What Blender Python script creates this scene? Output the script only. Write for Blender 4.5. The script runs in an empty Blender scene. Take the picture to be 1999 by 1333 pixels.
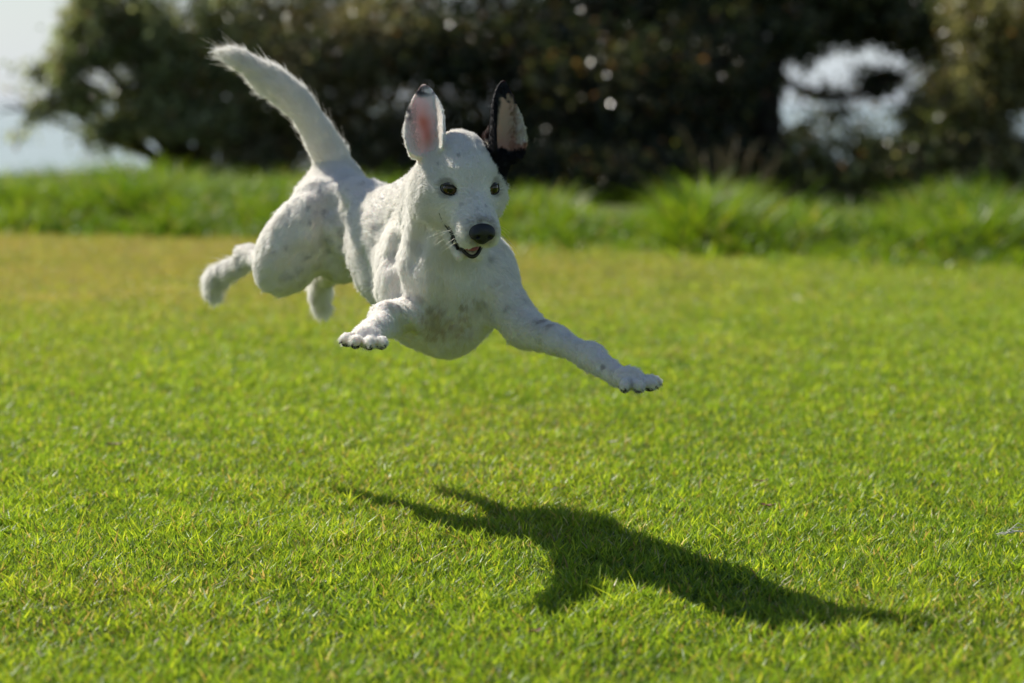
import bpy, math, random
import numpy as np
from mathutils import Vector, Matrix, kdtree
rng = np.random.default_rng(7)
random.seed(7)
S = bpy.context.scene
COL = S.collection

# ------------------------------------------------------------------ camera, sky, sun, exposure
FPX = 4400.0                      # focal length in pixels of the 1999 px wide photograph
CAMH = 0.54
PITCH = math.atan(466.0 / FPX)
cam = bpy.data.cameras.new("camera")
cam.sensor_width = 36.0
cam.lens = 36.0 * FPX / 1999.0
cam.clip_start = 0.1
cam.clip_end = 60000
cam.dof.use_dof = True
cam.dof.focus_distance = 2.70
cam.dof.aperture_fstop = 3.9
cam_o = bpy.data.objects.new("camera", cam)
COL.objects.link(cam_o)
cam_o.location = (0, 0, CAMH)
cam_o.rotation_euler = (math.pi / 2 - PITCH, 0, 0)
S.camera = cam_o

TO_SUN = np.array([-0.80, 0.90, 1.0]); TO_SUN /= np.linalg.norm(TO_SUN)
sun_el = math.asin(TO_SUN[2])
sun_az = math.atan2(TO_SUN[0], TO_SUN[1])        # clockwise from +Y
w = bpy.data.worlds.new("World"); S.world = w; w.use_nodes = True
wn = w.node_tree.nodes; wl = w.node_tree.links
bg = wn["Background"]
sky = wn.new("ShaderNodeTexSky"); sky.sky_type = 'NISHITA'; sky.sun_disc = False
sky.sun_elevation = sun_el; sky.sun_rotation = sun_az
sky.air_density = 1.0; sky.dust_density = 0.6; sky.ozone_density = 1.0
bg.inputs[1].default_value = 0.062
# pale sea haze low over the horizon, part of the sky itself
wtc = wn.new("ShaderNodeTexCoord"); wsx = wn.new("ShaderNodeSeparateXYZ"); wmr = wn.new("ShaderNodeMapRange"); wmr.interpolation_type = 'SMOOTHSTEP'
wmr.inputs[1].default_value = -.02; wmr.inputs[2].default_value = .13; wmr.inputs[3].default_value = .80; wmr.inputs[4].default_value = 0
wmx = wn.new("ShaderNodeMix"); wmx.data_type = 'RGBA'; wmx.inputs[7].default_value = (7.6, 8.9, 10.4, 1)
wl.new(wtc.outputs["Generated"], wsx.inputs[0]); wl.new(wsx.outputs[2], wmr.inputs[0]); wl.new(wmr.outputs[0], wmx.inputs[0])
wl.new(sky.outputs[0], wmx.inputs[6]); wl.new(wmx.outputs[2], bg.inputs[0])
sl = bpy.data.lights.new("sun", 'SUN'); sl.energy = 5.0; sl.angle = math.radians(0.55); sl.color = (1.0, 0.945, 0.84)
so = bpy.data.objects.new("sun", sl); COL.objects.link(so)
so.rotation_euler = Vector(TO_SUN).to_track_quat('Z', 'Y').to_euler()
so.location = (-6, 3, 8)
S.view_settings.view_transform = 'Standard'; S.view_settings.look = 'None'
S.view_settings.exposure = 0.47; S.view_settings.gamma = 1.0
S.cycles.max_bounces = 12; S.cycles.diffuse_bounces = 8; S.cycles.transmission_bounces = 8; S.cycles.transparent_max_bounces = 8
S.cycles.use_denoising = True

# ------------------------------------------------------------------ helpers
CF = np.array([0, math.cos(PITCH), -math.sin(PITCH)])
CU = np.array([0, math.sin(PITCH), math.cos(PITCH)])
CR = np.array([1.0, 0, 0])
def P(px, py, d):
    """world point at photograph position (px, py) and distance d ahead of the camera"""
    v = CF * FPX + CR * (px - 999.5) - CU * (py - 666.5)
    return np.array([0, 0, CAMH]) + v * (d / v[1])
def nrm(v):
    v = np.asarray(v, float); return v / np.linalg.norm(v)
def tag(o, label=None, cat=None, group=None, kind=None):
    if label: o["label"] = label
    if cat: o["category"] = cat
    if group: o["group"] = group
    if kind: o["kind"] = kind
    return o
def empty(name, loc=(0, 0, 0)):
    o = bpy.data.objects.new(name, None); COL.objects.link(o); o.location = loc; o.empty_display_size = .1
    return o
def link(name, me, mat=None, parent=None):
    o = bpy.data.objects.new(name, me); COL.objects.link(o)
    if mat: me.materials.append(mat)
    if parent is not None:
        o.parent = parent
        o.matrix_parent_inverse = Matrix.Translation(parent.location).inverted()
    return o
def mesh_np(name, V, loops, sizes, smooth=True, color=None):
    """mesh from numpy arrays: V (n,3), loops flat vertex indices, sizes per face"""
    me = bpy.data.meshes.new(name)
    V = np.ascontiguousarray(V, np.float32); loops = np.ascontiguousarray(loops, np.int32)
    sizes = np.ascontiguousarray(sizes, np.int32)
    me.vertices.add(len(V)); me.vertices.foreach_set("co", V.ravel())
    me.loops.add(len(loops)); me.loops.foreach_set("vertex_index", loops)
    me.polygons.add(len(sizes))
    st = np.zeros(len(sizes), np.int32); st[1:] = np.cumsum(sizes)[:-1]
    me.polygons.foreach_set("loop_start", st)
    me.polygons.foreach_set("use_smooth", np.full(len(sizes), smooth))
    me.update(calc_edges=True)
    if color is not None:
        a = me.attributes.new("Col", 'FLOAT_COLOR', 'POINT')
        c = np.ones((len(V), 4), np.float32); c[:, :3] = color
        a.data.foreach_set("color", c.ravel())
    return me
class MB:
    """collects closed shapes into one mesh"""
    def __init__(s): s.V = []; s.F = []; s.n = 0
    def add(s, V, F):
        s.V.append(np.asarray(V, float)); s.F += [[i + s.n for i in f] for f in F]; s.n += len(V)
    def tube(s, pts, rad, seg=8, cap=True):
        pts = [np.asarray(p, float) for p in pts]
        n = len(pts); V = []; F = []
        if np.isscalar(rad): rad = [rad] * n
        up = np.array([0.0, 0, 1])
        for i, p in enumerate(pts):
            t = nrm(pts[min(i + 1, n - 1)] - pts[max(i - 1, 0)])
            if abs(np.dot(t, up)) > .95: up = np.array([1.0, 0, 0])
            a = nrm(np.cross(up, t)); b = np.cross(t, a); up = b
            for k in range(seg):
                q = 2 * math.pi * k / seg
                V.append(p + rad[i] * (a * math.cos(q) + b * math.sin(q)))
        for i in range(n - 1):
            for k in range(seg):
                k2 = (k + 1) % seg
                F.append([i * seg + k, i * seg + k2, (i + 1) * seg + k2, (i + 1) * seg + k])
        if cap:
            F.append(list(range(seg))[::-1]); F.append([(n - 1) * seg + k for k in range(seg)])
        s.add(V, F)
    def ell(s, c, ax, r, nu=20, nv=12):
        """ellipsoid: ax rows are the unit axes"""
        V = []; F = []
        ax = np.asarray(ax, float)
        V.append(np.array(c) + ax[2] * r[2])
        for i in range(1, nv):
            th = math.pi * i / nv
            for k in range(nu):
                q = 2 * math.pi * k / nu
                V.append(np.array(c) + ax[0] * r[0] * math.sin(th) * math.cos(q) + ax[1] * r[1] * math.sin(th) * math.sin(q) + ax[2] * r[2] * math.cos(th))
        V.append(np.array(c) - ax[2] * r[2])
        for k in range(nu):
            F.append([0, 1 + k, 1 + (k + 1) % nu])
            b = 1 + (nv - 2) * nu
            F.append([len(V) - 1, b + (k + 1) % nu, b + k])
        for i in range(nv - 2):
            for k in range(nu):
                a = 1 + i * nu + k; a2 = 1 + i * nu + (k + 1) % nu
                F.append([a, a + nu, a2 + nu, a2])
        s.add(V, F)
    def build(s, name, mat, parent=None, smooth=True):
        V = np.vstack(s.V)
        loops = np.array([i for f in s.F for i in f]); sizes = np.array([len(f) for f in s.F])
        me = mesh_np(name, V, loops, sizes, smooth)
        return link(name, me, mat, parent)

# ------------------------------------------------------------------ materials
def mat_new(name):
    m = bpy.data.materials.new(name); m.use_nodes = True
    return m, m.node_tree.nodes, m.node_tree.links, m.node_tree.nodes["Principled BSDF"]
def simple(name, col, rough=.6, spec=.4, **kw):
    m, n, l, b = mat_new(name)
    b.inputs["Base Color"].default_value = (*col, 1); b.inputs["Roughness"].default_value = rough
    b.inputs["Specular IOR Level"].default_value = spec
    nz = n.new("ShaderNodeTexNoise"); nz.inputs["Scale"].default_value = kw.get("scale", 60)
    mx = n.new("ShaderNodeMix"); mx.data_type = 'RGBA'; mx.blend_type = 'MULTIPLY'
    mx.inputs[0].default_value = kw.get("var", .25)
    mx.inputs[6].default_value = (*col, 1)
    l.new(nz.outputs["Fac"], mx.inputs[7]); l.new(mx.outputs[2], b.inputs["Base Color"])
    if "coat" in kw:
        b.inputs["Coat Weight"].default_value = kw["coat"]; b.inputs["Coat Roughness"].default_value = .05
    return m
def leafy(name, trans=.45, rough=.45, spec=.4, tcol=(1, 1, 1), gain=1.6):
    """vertex-coloured leaf or blade: glossy front, light coming through from behind"""
    m, n, l, b = mat_new(name)
    at = n.new("ShaderNodeAttribute"); at.attribute_name = "Col"
    l.new(at.outputs["Color"], b.inputs["Base Color"])
    b.inputs["Roughness"].default_value = rough; b.inputs["Specular IOR Level"].default_value = spec
    tr = n.new("ShaderNodeBsdfTranslucent")
    mx = n.new("ShaderNodeMix"); mx.data_type = 'RGBA'; mx.blend_type = 'MULTIPLY'; mx.inputs[0].default_value = 1
    mx.inputs[7].default_value = (tcol[0] * gain, tcol[1] * gain, tcol[2] * gain, 1)
    l.new(at.outputs["Color"], mx.inputs[6]); l.new(mx.outputs[2], tr.inputs[0])
    sh = n.new("ShaderNodeMixShader"); sh.inputs[0].default_value = trans
    out = n["Material Output"]
    l.new(b.outputs[0], sh.inputs[1]); l.new(tr.outputs[0], sh.inputs[2]); l.new(sh.outputs[0], out.inputs[0])
    return m

# ------------------------------------------------------------------ value noise in numpy
_perm = rng.permutation(4096); _vals = rng.random(4096)
def vnoise(x, y, z=None):
    if z is None: z = np.zeros_like(x)
    xi = np.floor(x).astype(int); yi = np.floor(y).astype(int); zi = np.floor(z).astype(int)
    fx = x - xi; fy = y - yi; fz = z - zi
    fx = fx * fx * (3 - 2 * fx); fy = fy * fy * (3 - 2 * fy); fz = fz * fz * (3 - 2 * fz)
    def h(a, b, c):
        return _vals[_perm[(_perm[(_perm[a & 4095] + b) & 4095] + c) & 4095]]
    r = 0
    for dx in (0, 1):
        for dy in (0, 1):
            for dz in (0, 1):
                r = r + h(xi + dx, yi + dy, zi + dz) * (fx if dx else 1 - fx) * (fy if dy else 1 - fy) * (fz if dz else 1 - fz)
    return r

NOFUR = False
# ------------------------------------------------------------------ terrain
BX = np.array([-30, -6, -2.27, -1.11, .2, 1.0, 1.78, 4.0, 30]); BY = np.array([12.6, 10.2, 9.5, 9.25, 8.35, 7.75, 7.4, 6.9, 5.9])
def edge_y(x): return np.interp(x, BX, BY)          # where the mown lawn ends
def zg(x, y):
    x = np.asarray(x, float); y = np.asarray(y, float)
    z = .016 * (vnoise(x * .9 + 50, y * .9 + 50) - .5) + .006 * (vnoise(x * 4 + 50, y * 4 + 50) - .5)
    z = z + .05 * smooth_(y - edge_y(x), 0, 1.2) * (.5 + vnoise(x * 1.5 + 90, y * 1.5))
    far = y - 16.5
    z = z - np.where(far > 0, np.minimum(far * .5 + .02 * far * far, 34), 0)
    return z
def smooth_(x, a, b):
    t = np.clip((x - a) / (b - a), 0, 1); return t * t * (3 - 2 * t)
def ground_pt(px, py, lift=0.0):
    v = P(px, py, 5.0) - np.array([0, 0, CAMH]); q = np.array([0, 0, CAMH]) + v * (CAMH / -v[2])
    return np.array([q[0], q[1], float(zg(q[0], q[1])) + lift])
xs = np.concatenate([-np.geomspace(400, 6, 26), np.arange(-5.8, 5.8, .1), np.geomspace(6, 400, 26)])
ys = np.concatenate([np.linspace(-60, -1, 14), np.arange(-.5, 17, .1), np.arange(17.3, 62, 1.2), [65, 80]])
GX, GY = np.meshgrid(xs, ys, indexing='ij'); GZ = zg(GX, GY)
nx, ny = GX.shape; ii, jj = np.meshgrid(np.arange(nx - 1), np.arange(ny - 1), indexing='ij'); a = (ii * ny + jj).ravel()
Q = np.stack([a, a + ny, a + ny + 1, a + 1], 1)
gm, n, l, b = mat_new("soil_and_thatch")
tc = n.new("ShaderNodeTexCoord"); nz = n.new("ShaderNodeTexNoise"); nz.inputs["Scale"].default_value = 45; nz.inputs["Detail"].default_value = 8
cr = n.new("ShaderNodeValToRGB"); l.new(tc.outputs["Object"], nz.inputs["Vector"]); l.new(nz.outputs["Fac"], cr.inputs[0])
cr.color_ramp.elements[0].position = .3; cr.color_ramp.elements[0].color = (.040, .065, .010, 1)
cr.color_ramp.elements[1].position = .7; cr.color_ramp.elements[1].color = (.125, .155, .03, 1)
l.new(cr.outputs[0], b.inputs["Base Color"]); b.inputs["Roughness"].default_value = .95; b.inputs["Specular IOR Level"].default_value = .1
tag(link("ground", mesh_np("ground", np.stack([GX.ravel(), GY.ravel(), GZ.ravel()], 1), Q.ravel(), np.full(len(Q), 4)), gm), kind='structure')
# sea far below, to the horizon
sm, n, l, b = mat_new("sea_water")
b.inputs["Base Color"].default_value = (.10, .20, .25, 1); b.inputs["Roughness"].default_value = .12; b.inputs["IOR"].default_value = 1.33
nz = n.new("ShaderNodeTexNoise"); nz.inputs["Scale"].default_value = .25; nz.inputs["Detail"].default_value = 6
tc = n.new("ShaderNodeTexCoord"); l.new(tc.outputs["Object"], nz.inputs["Vector"])
bp = n.new("ShaderNodeBump"); bp.inputs["Strength"].default_value = .12; bp.inputs["Distance"].default_value = 1.0
l.new(nz.outputs["Fac"], bp.inputs["Height"]); l.new(bp.outputs[0], b.inputs["Normal"])
V = np.array([[-30000, 40, -32], [30000, 40, -32], [30000, 40000, -32], [-30000, 40000, -32.0]])
tag(link("sea", mesh_np("sea", V, np.arange(4), np.array([4])), sm), kind='structure')

# ------------------------------------------------------------------ lawn
def blades(name, root, h, wd, az, lean, bend, col, mat, segs=1, face=None):
    """flat tapering blades: root (n,3); az is the way the blade leans, face turns its flat side"""
    n = len(root)
    if face is None: face = rng.random(n) * 2 * math.pi
    sx = np.stack([np.cos(face), np.sin(face), np.zeros(n)], 1) * (wd / 2)[:, None]
    dr = np.stack([np.cos(az), np.sin(az), np.zeros(n)], 1)
    lv = []
    for k in range(segs + 2):
        t = k / (segs + 1)
        c = root + dr * (h * (lean * t + bend * t * t))[:, None] + np.array([0, 0, 1]) * (h * t * (1 - .35 * (bend + .3 * lean) * t))[:, None]
        wk = .8 if k == 0 else (1 - t ** 2.4) * 1.25
        if k <= segs: lv += [c - sx * wk, c + sx * wk]
        else: lv += [c]
    nv = len(lv); V = np.stack(lv, 1).reshape(-1, 3)
    base = (np.arange(n) * nv)[:, None]
    lp = []; sz = []
    for k in range(segs): lp.append(base + np.array([2 * k, 2 * k + 1, 2 * k + 3, 2 * k + 2]))
    tri = base + np.array([2 * segs, 2 * segs + 1, 2 * segs + 2])
    loops = np.concatenate(lp + [tri], 1).ravel(); sizes = np.tile(np.array([4] * segs + [3]), n)
    C = np.repeat(col, nv, axis=0)
    return link(name, mesh_np(name, V, loops, sizes, False, C), mat)
def scatter(y0, y1, dens, half):
    """random points with density per square metre between two distances, half-width half(y)"""
    ys_ = np.linspace(y0, y1, 400); wgt = dens(ys_) * 2 * half(ys_); N = int(np.trapz(wgt, ys_))
    cdf = np.cumsum(wgt); cdf /= cdf[-1]; y = np.interp(rng.random(N), cdf, ys_); x = (rng.random(N) * 2 - 1) * half(y)
    return x, y
x, y = scatter(1.55, 11, lambda d: 70000 * np.minimum(1, (3.3 / d)) ** 1.45, lambda d: .255 * d + .55)
x2, y2 = scatter(1.0, 11, lambda d: 9000 * np.minimum(1, (3.3 / d)) ** 1.2, lambda d: .50 * d + 1.6)
o2 = np.abs(x2) > .255 * y2 + .5; x = np.concatenate([x, x2[o2]]); y = np.concatenate([y, y2[o2]])
ok = y < edge_y(x) + .25; x, y = x[ok], y[ok]
n = len(x); print("lawn blades", n)
big = vnoise(x * 2.1 + 11, y * 2.1); mid = vnoise(x * 9, y * 9 + 5); fine = vnoise(x * 45, y * 45 + 5); r = rng.random(n); r2 = rng.random(n)
dryp = smooth_(y, 4.4, 7.4) * smooth_(-x, -1.2, .6) * .85 + .13 * smooth_(y, 5.2, 7.2) + .16 * smooth_(big, .6, .9)   # worn, straw-coloured patch far left
dry = (r2 < .06 + .5 * dryp * (.5 + mid))
h = (.0085 + .0070 * mid + .0085 * r ** 2) * (.8 + .5 * fine) * (1 - .35 * np.clip(dryp, 0, 1)); h *= np.where(rng.random(n) < .03, 1.5, 1); side_ = np.abs(x) > .255 * y + .5; h *= np.where(side_, 1.2, 1)
wd = (.0014 + .0014 * rng.random(n)) * np.clip(y / 3.4, 1, 3) ** .7 * np.where(np.abs(x) > .255 * y + .5, 1.7, 1)
g1 = np.array([.210, .330, .030]); g2 = np.array([.085, .175, .026]); g3 = np.array([.310, .400, .040]); st = np.array([.36, .29, .12]); st2 = np.array([.42, .40, .28])
q = np.clip(.5 * mid + .5 * r, 0, 1)[:, None]
col = g2 * (1 - q) + g1 * q
k = (rng.random(n) < .27)[:, None]; col = np.where(k, g3 * (.7 + .5 * r[:, None]), col)
col = np.where(dry[:, None], np.where((rng.random(n) < .3)[:, None], st2, st) * (.6 + .6 * rng.random(n))[:, None], col)
col = col * (1 - .35 * np.clip(dryp, 0, 1)[:, None]) + np.array([.28, .24, .06]) * .35 * np.clip(dryp, 0, 1)[:, None]
col *= (.82 + .36 * fine)[:, None]
flat = rng.random(n) < .10
lean = np.where(flat, 1.4, .05 + .55 * rng.random(n)); bend = .05 + .45 * rng.random(n)
root = np.stack([x, y, zg(x, y) - .002], 1)
grass_mat = leafy("grass_blade", .45, .45, .35, (1.12, 1.0, .5), 1.75)
tag(blades("lawn_grass", root, h, wd, rng.random(n) * 2 * math.pi, lean, bend, col, grass_mat, 1), kind='stuff')

# ------------------------------------------------------------------ rough grass along the edge of the lawn
pxs = [-900, 0, 100, 300, 500, 700, 950, 1100, 1180, 1290, 1330, 1400, 1470, 1600, 1750, 1900, 2100, 3000]
hts = [.20, .17, .19, .23, .20, .17, .12, .13, .04, .06, .18, .20, .14, .12, .15, .17, .17, .2]
x, y = scatter(6.3, 11.8, lambda d: 4800 + 0 * d, lambda d: .45 * d + 1.5)
dE = y - edge_y(x) + .45 * (vnoise(x * 2.2, y * 2.2) - .5)
ok = (dE > -.45) & (dE < 1.7) & (rng.random(len(x)) < np.where(dE < 0, .22 * np.exp(dE / .15), 1.15 - .45 * dE)); x, y, dE = x[ok], y[ok], dE[ok]; n = len(x); print("tall", n)
pxx = 1000 + x / y * FPX
H = (np.interp(pxx, pxs, hts) + .012) * (.45 + .55 * smooth_(dE, -.05, .45)) * (.45 + .9 * vnoise(x * 4.3 + 7, y * 4.3)) * (.7 + .6 * rng.random(n))
H = np.minimum(H * np.where(rng.random(n) < .05, 1.3, 1), .32)
r = rng.random(n)[:, None]; v = vnoise(x * 5, y * 5 + 40)[:, None]
col = np.array([.060, .150, .012]) * (1 - v) + np.array([.170, .290, .018]) * v
col = col * .85; col = np.where(r < .2, np.array([.20, .28, .02]), col); col = np.where(r > .95, np.array([.26, .23, .10]), col) * (.75 + .5 * rng.random(n))[:, None]
tag(blades("tall_grass", np.stack([x, y, zg(x, y) - .01], 1), np.maximum(H, .02), .0045 + .006 * rng.random(n), rng.random(n) * 2 * math.pi, .1 + .5 * rng.random(n), .2 + .7 * rng.random(n), col, grass_mat, 3), kind='stuff')

# ------------------------------------------------------------------ shrubs and trees
leaf_mat = leafy("glossy_leaf", .42, .27, .8, (1.0, 1.1, .6), 1.5)
bark = simple("rough_bark", (.060, .045, .032), .9, .2, scale=30, var=.7)
def leaves_mesh(name, c, nrm_, ax_, L, W, col, mat, parent):
    n = len(c)
    nrm_ = nrm_ / np.linalg.norm(nrm_, axis=1)[:, None]
    ax_ = ax_ - nrm_ * (ax_ * nrm_).sum(1)[:, None]; ax_ /= np.linalg.norm(ax_, axis=1)[:, None]
    sd = np.cross(nrm_, ax_)
    L = L[:, None]; W = W[:, None]
    V = np.stack([c - ax_ * L * .5, c - ax_ * L * .12 + sd * W * .5 + nrm_ * W * .16, c + ax_ * L * .5 - nrm_ * L * .08, c - ax_ * L * .12 - sd * W * .5 + nrm_ * W * .16, c + ax_ * L * .22 + sd * W * .36 + nrm_ * W * .08, c + ax_ * L * .22 - sd * W * .36 + nrm_ * W * .08], 1).reshape(-1, 3)
    b = (np.arange(n) * 6)[:, None]
    lp = np.concatenate([b + np.array([0, 1, 4, 2]), b + np.array([0, 2, 5, 3])], 1).ravel()
    return link(name, mesh_np(name, V, lp, np.full(2 * n, 4), False, np.repeat(col, 6, axis=0)), mat, parent)
def opening(c):
    """how open the canopy is at a point: the window between the dark tree and the right shrub, through which the sea shows"""
    u = c[:, 0] / c[:, 1]; v = (c[:, 2] - CAMH) / c[:, 1]
    px = 1000 + u * FPX; py = 200 - v * FPX
    w_ = (vnoise(c[:, 0] * 8 + 3, c[:, 1] * .2, c[:, 2] * 8) - .5) * 2.4
    e1 = ((px - 1650) / 118) ** 2 + ((py - 272) / 90) ** 2 + w_ * 1.5
    e2 = ((px - 1660) / 140) ** 2 + ((py - 110) / 85) ** 2 + w_ * 2.0
    e3 = ((px - 1510) / 38) ** 2 + ((py - 230) / 55) ** 2 + w_
    return np.maximum(np.maximum((1 - smooth_(e1, .45, 1.15)) * .90, (1 - smooth_(e2, .3, 1.1)) * .52), (1 - smooth_(e3, .5, 1.2)) * .85)
def shrub(name, label, base, clumps, pal, L=.036, Wd=.017, twigs=60, per=12, trunk=.05, sparse=0.0, thin_top=.3, low=False, group=None, seed=0, cat="shrub"):
    """clumps: (x, y, z, rx, ry, rz, weight)"""
    root = empty(name, (base[0], base[1], float(zg(base[0], base[1])))); tag(root, label, cat, group)
    cl = np.array(clumps, float); B = np.array([base[0], base[1], float(zg(base[0], base[1])) - .05])
    T = MB(); cs = []; ns = []; axs = []; tw_id = []
    for ci, (cx, cy, cz, rx, ry, rz, wt) in enumerate(cl):
        C = np.array([cx, cy, cz])
        m = B + (C - B) * np.array([.35, .35, .55]) + rng.normal(0, .05, 3)
        skip = max(opening(np.array([C, C * .6 + m * .4, m]))) >= .3 and not low
        if not skip: T.tube([B + rng.normal(0, .015, 3), m, C - (C - m) * .2, C + rng.normal(0, .05, 3)], [trunk * .7, trunk * .4, trunk * .25, trunk * .1], 7)
        nt = int(twigs * wt * (thin_top if cz > 1.3 else 1))
        dirs = rng.normal(0, 1, (nt, 3)); dirs /= np.linalg.norm(dirs, axis=1)[:, None]
        rad = rng.random(nt) ** (1 / 2.2)
        E = C + dirs * np.array([rx, ry, rz]) * rad[:, None]
        oe = opening(E); om = opening(C + (E - C) * .5); oc = opening(C[None])[0]
        for j in range(0, nt, 9):
            if skip or (not low and (oe[j] > .25 or om[j] > .25 or oc > .25)): continue
            T.tube([C + (E[j] - C) * .1, C + (E[j] - C) * .6 + rng.normal(0, .02, 3), E[j]], [trunk * .16, trunk * .10, .002], 4, False)
        k = rng.poisson(per, nt); idx = np.repeat(np.arange(nt), k)
        tdir = dirs[idx] + np.array([0, 0, .35]); 
        t = rng.random(len(idx))
        c = E[idx] - tdir * (.14 * t)[:, None] + rng.normal(0, .024, (len(idx), 3))
        cs.append(c); ns.append(rng.normal(0, 1, (len(idx), 3)) * .9 + dirs[idx] * .4 + np.array([0, 0, .7])); axs.append(dirs[idx] + rng.normal(0, .6, (len(idx), 3))); tw_id.append(idx + ci * 1000)
    c = np.vstack(cs); nn = np.vstack(ns); ax = np.vstack(axs); ti = np.concatenate(tw_id)
    keep = (rng.random(len(c)) > opening(c) * (.35 if low else 1)) & (c[:, 2] > zg(c[:, 0], c[:, 1]) + .01)
    if sparse: keep &= vnoise(c[:, 0] * 4 + seed, c[:, 1] * 4, c[:, 2] * 4) > sparse
    c, nn, ax, ti = c[keep], nn[keep], ax[keep], ti[keep]; m = len(c)
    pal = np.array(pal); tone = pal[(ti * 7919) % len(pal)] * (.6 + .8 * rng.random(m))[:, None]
    rr = rng.random(m)[:, None]
    tone = np.where((rr > .90), tone * 2.3, tone); tone = np.where(rr < .045, np.array([.30, .13, .045]), tone); tone = np.where(rr > .965, np.array([.26, .24, .06]), tone)  # random leaves brightened in colour to look backlit
    sz = .7 + .6 * rng.random(m)
    T.build("trunk", bark, root)
    leaves_mesh("crown", c, nn, ax, L * sz, Wd * sz, tone, leaf_mat, root)
    print(name, m)
    return root
def X(px, y): return (px - 1000) / FPX * y
def Z(py, y): return CAMH + (200 - py) / FPX * y
olive = [(.28, .28, .16), (.20, .22, .12), (.34, .33, .20), (.15, .17, .07)]
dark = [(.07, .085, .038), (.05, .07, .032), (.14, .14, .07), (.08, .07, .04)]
brown = [(.25, .20, .13), (.16, .16, .09), (.33, .27, .18), (.09, .10, .05)]
# left: grey-green shrub, thin towards the sky
shrub("coastal_shrub", "grey-green shrub at the far left, its thin edge open to sky and sea", (X(400, 12.2), 12.2), [
    (X(300, 12), 12.0, .95, .36, .4, .34, 1.3), (X(430, 12), 12.1, .85, .38, .45, .45, 1.6), (X(230, 12), 12.2, 1.35, .34, .4, .45, 1.0), (X(400, 12), 12.2, 1.5, .5, .5, .5, 1.3),
    (X(240, 12), 12.0, .92, .28, .35, .30, 1.2), (X(150, 12), 12.0, .95, .12, .3, .18, .3), (X(350, 12), 11.9, .80, .3, .3, .28, 1.0), (X(520, 12), 11.9, .72, .3, .3, .28, 1.0), (X(180, 12), 12.0, 1.12, .16, .3, .22, .35), (X(330, 12), 12.0, .62, .38, .35, .25, 1.0), (X(480, 12), 12.2, .45, .38, .4, .30, .9), (X(180, 12), 11.9, .80, .20, .25, .10, .28), (X(110, 12), 11.9, .55, .26, .3, .14, .22), (X(60, 12), 12, .50, .25, .3, .22, .14), (X(90, 12), 11.9, .72, .22, .25, .07, .13), (X(340, 12), 11.8, .46, .22, .25, .14, .5), (X(430, 12), 11.8, .44, .22, .25, .16, .6), (X(240, 12), 12, .42, .30, .3, .22, .8), (X(140, 12), 11.8, .74, .14, .25, .16, .3), (X(170, 12), 11.9, .58, .2, .25, .16, .4)],
    olive, twigs=330, per=9, sparse=.33, seed=5)
shrub("coastal_shrub", "tangled brown-green shrub behind the raised tail of the dog", (X(640, 12.6), 12.6), [
    (X(620, 12), 11.8, .75, .35, .3, .3, 1.0), (X(740, 12), 11.8, .85, .35, .3, .3, 1.0), (X(560, 12.4), 12.3, .95, .5, .5, .5, 1.6), (X(700, 12.4), 12.4, .85, .5, .5, .55, 1.7), (X(600, 12.4), 12.4, .4, .5, .45, .35, 1.2), (X(480, 11.9), 12.0, .30, .30, .3, .22, .6), (X(690, 11.9), 12.0, .28, .35, .3, .22, .7), (X(560, 12.6), 12.7, 1.6, .6, .6, .5, 1.3), (X(760, 12.6), 12.7, 1.55, .6, .6, .55, 1.3), (X(780, 12.4), 12.3, .35, .45, .45, .35, 1.1)],
    brown, twigs=420, per=10, seed=9)
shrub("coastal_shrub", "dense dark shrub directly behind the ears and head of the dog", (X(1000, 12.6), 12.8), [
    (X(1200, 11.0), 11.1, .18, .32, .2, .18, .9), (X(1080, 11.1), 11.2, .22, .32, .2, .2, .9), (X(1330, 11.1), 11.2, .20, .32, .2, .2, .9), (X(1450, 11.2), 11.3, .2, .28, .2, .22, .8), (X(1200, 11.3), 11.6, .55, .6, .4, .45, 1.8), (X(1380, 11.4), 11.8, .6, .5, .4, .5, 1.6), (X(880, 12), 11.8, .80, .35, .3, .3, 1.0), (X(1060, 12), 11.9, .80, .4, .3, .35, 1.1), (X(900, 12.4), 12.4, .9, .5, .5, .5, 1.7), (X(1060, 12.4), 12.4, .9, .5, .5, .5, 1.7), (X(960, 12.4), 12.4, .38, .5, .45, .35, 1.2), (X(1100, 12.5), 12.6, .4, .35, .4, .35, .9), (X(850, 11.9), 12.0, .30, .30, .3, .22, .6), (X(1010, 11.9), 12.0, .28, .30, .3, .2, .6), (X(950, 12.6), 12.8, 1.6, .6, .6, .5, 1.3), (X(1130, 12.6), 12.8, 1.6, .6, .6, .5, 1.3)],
    [(.045, .055, .025), (.035, .045, .02), (.07, .065, .035)], twigs=420, per=10, thin_top=1.0, seed=14)
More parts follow.
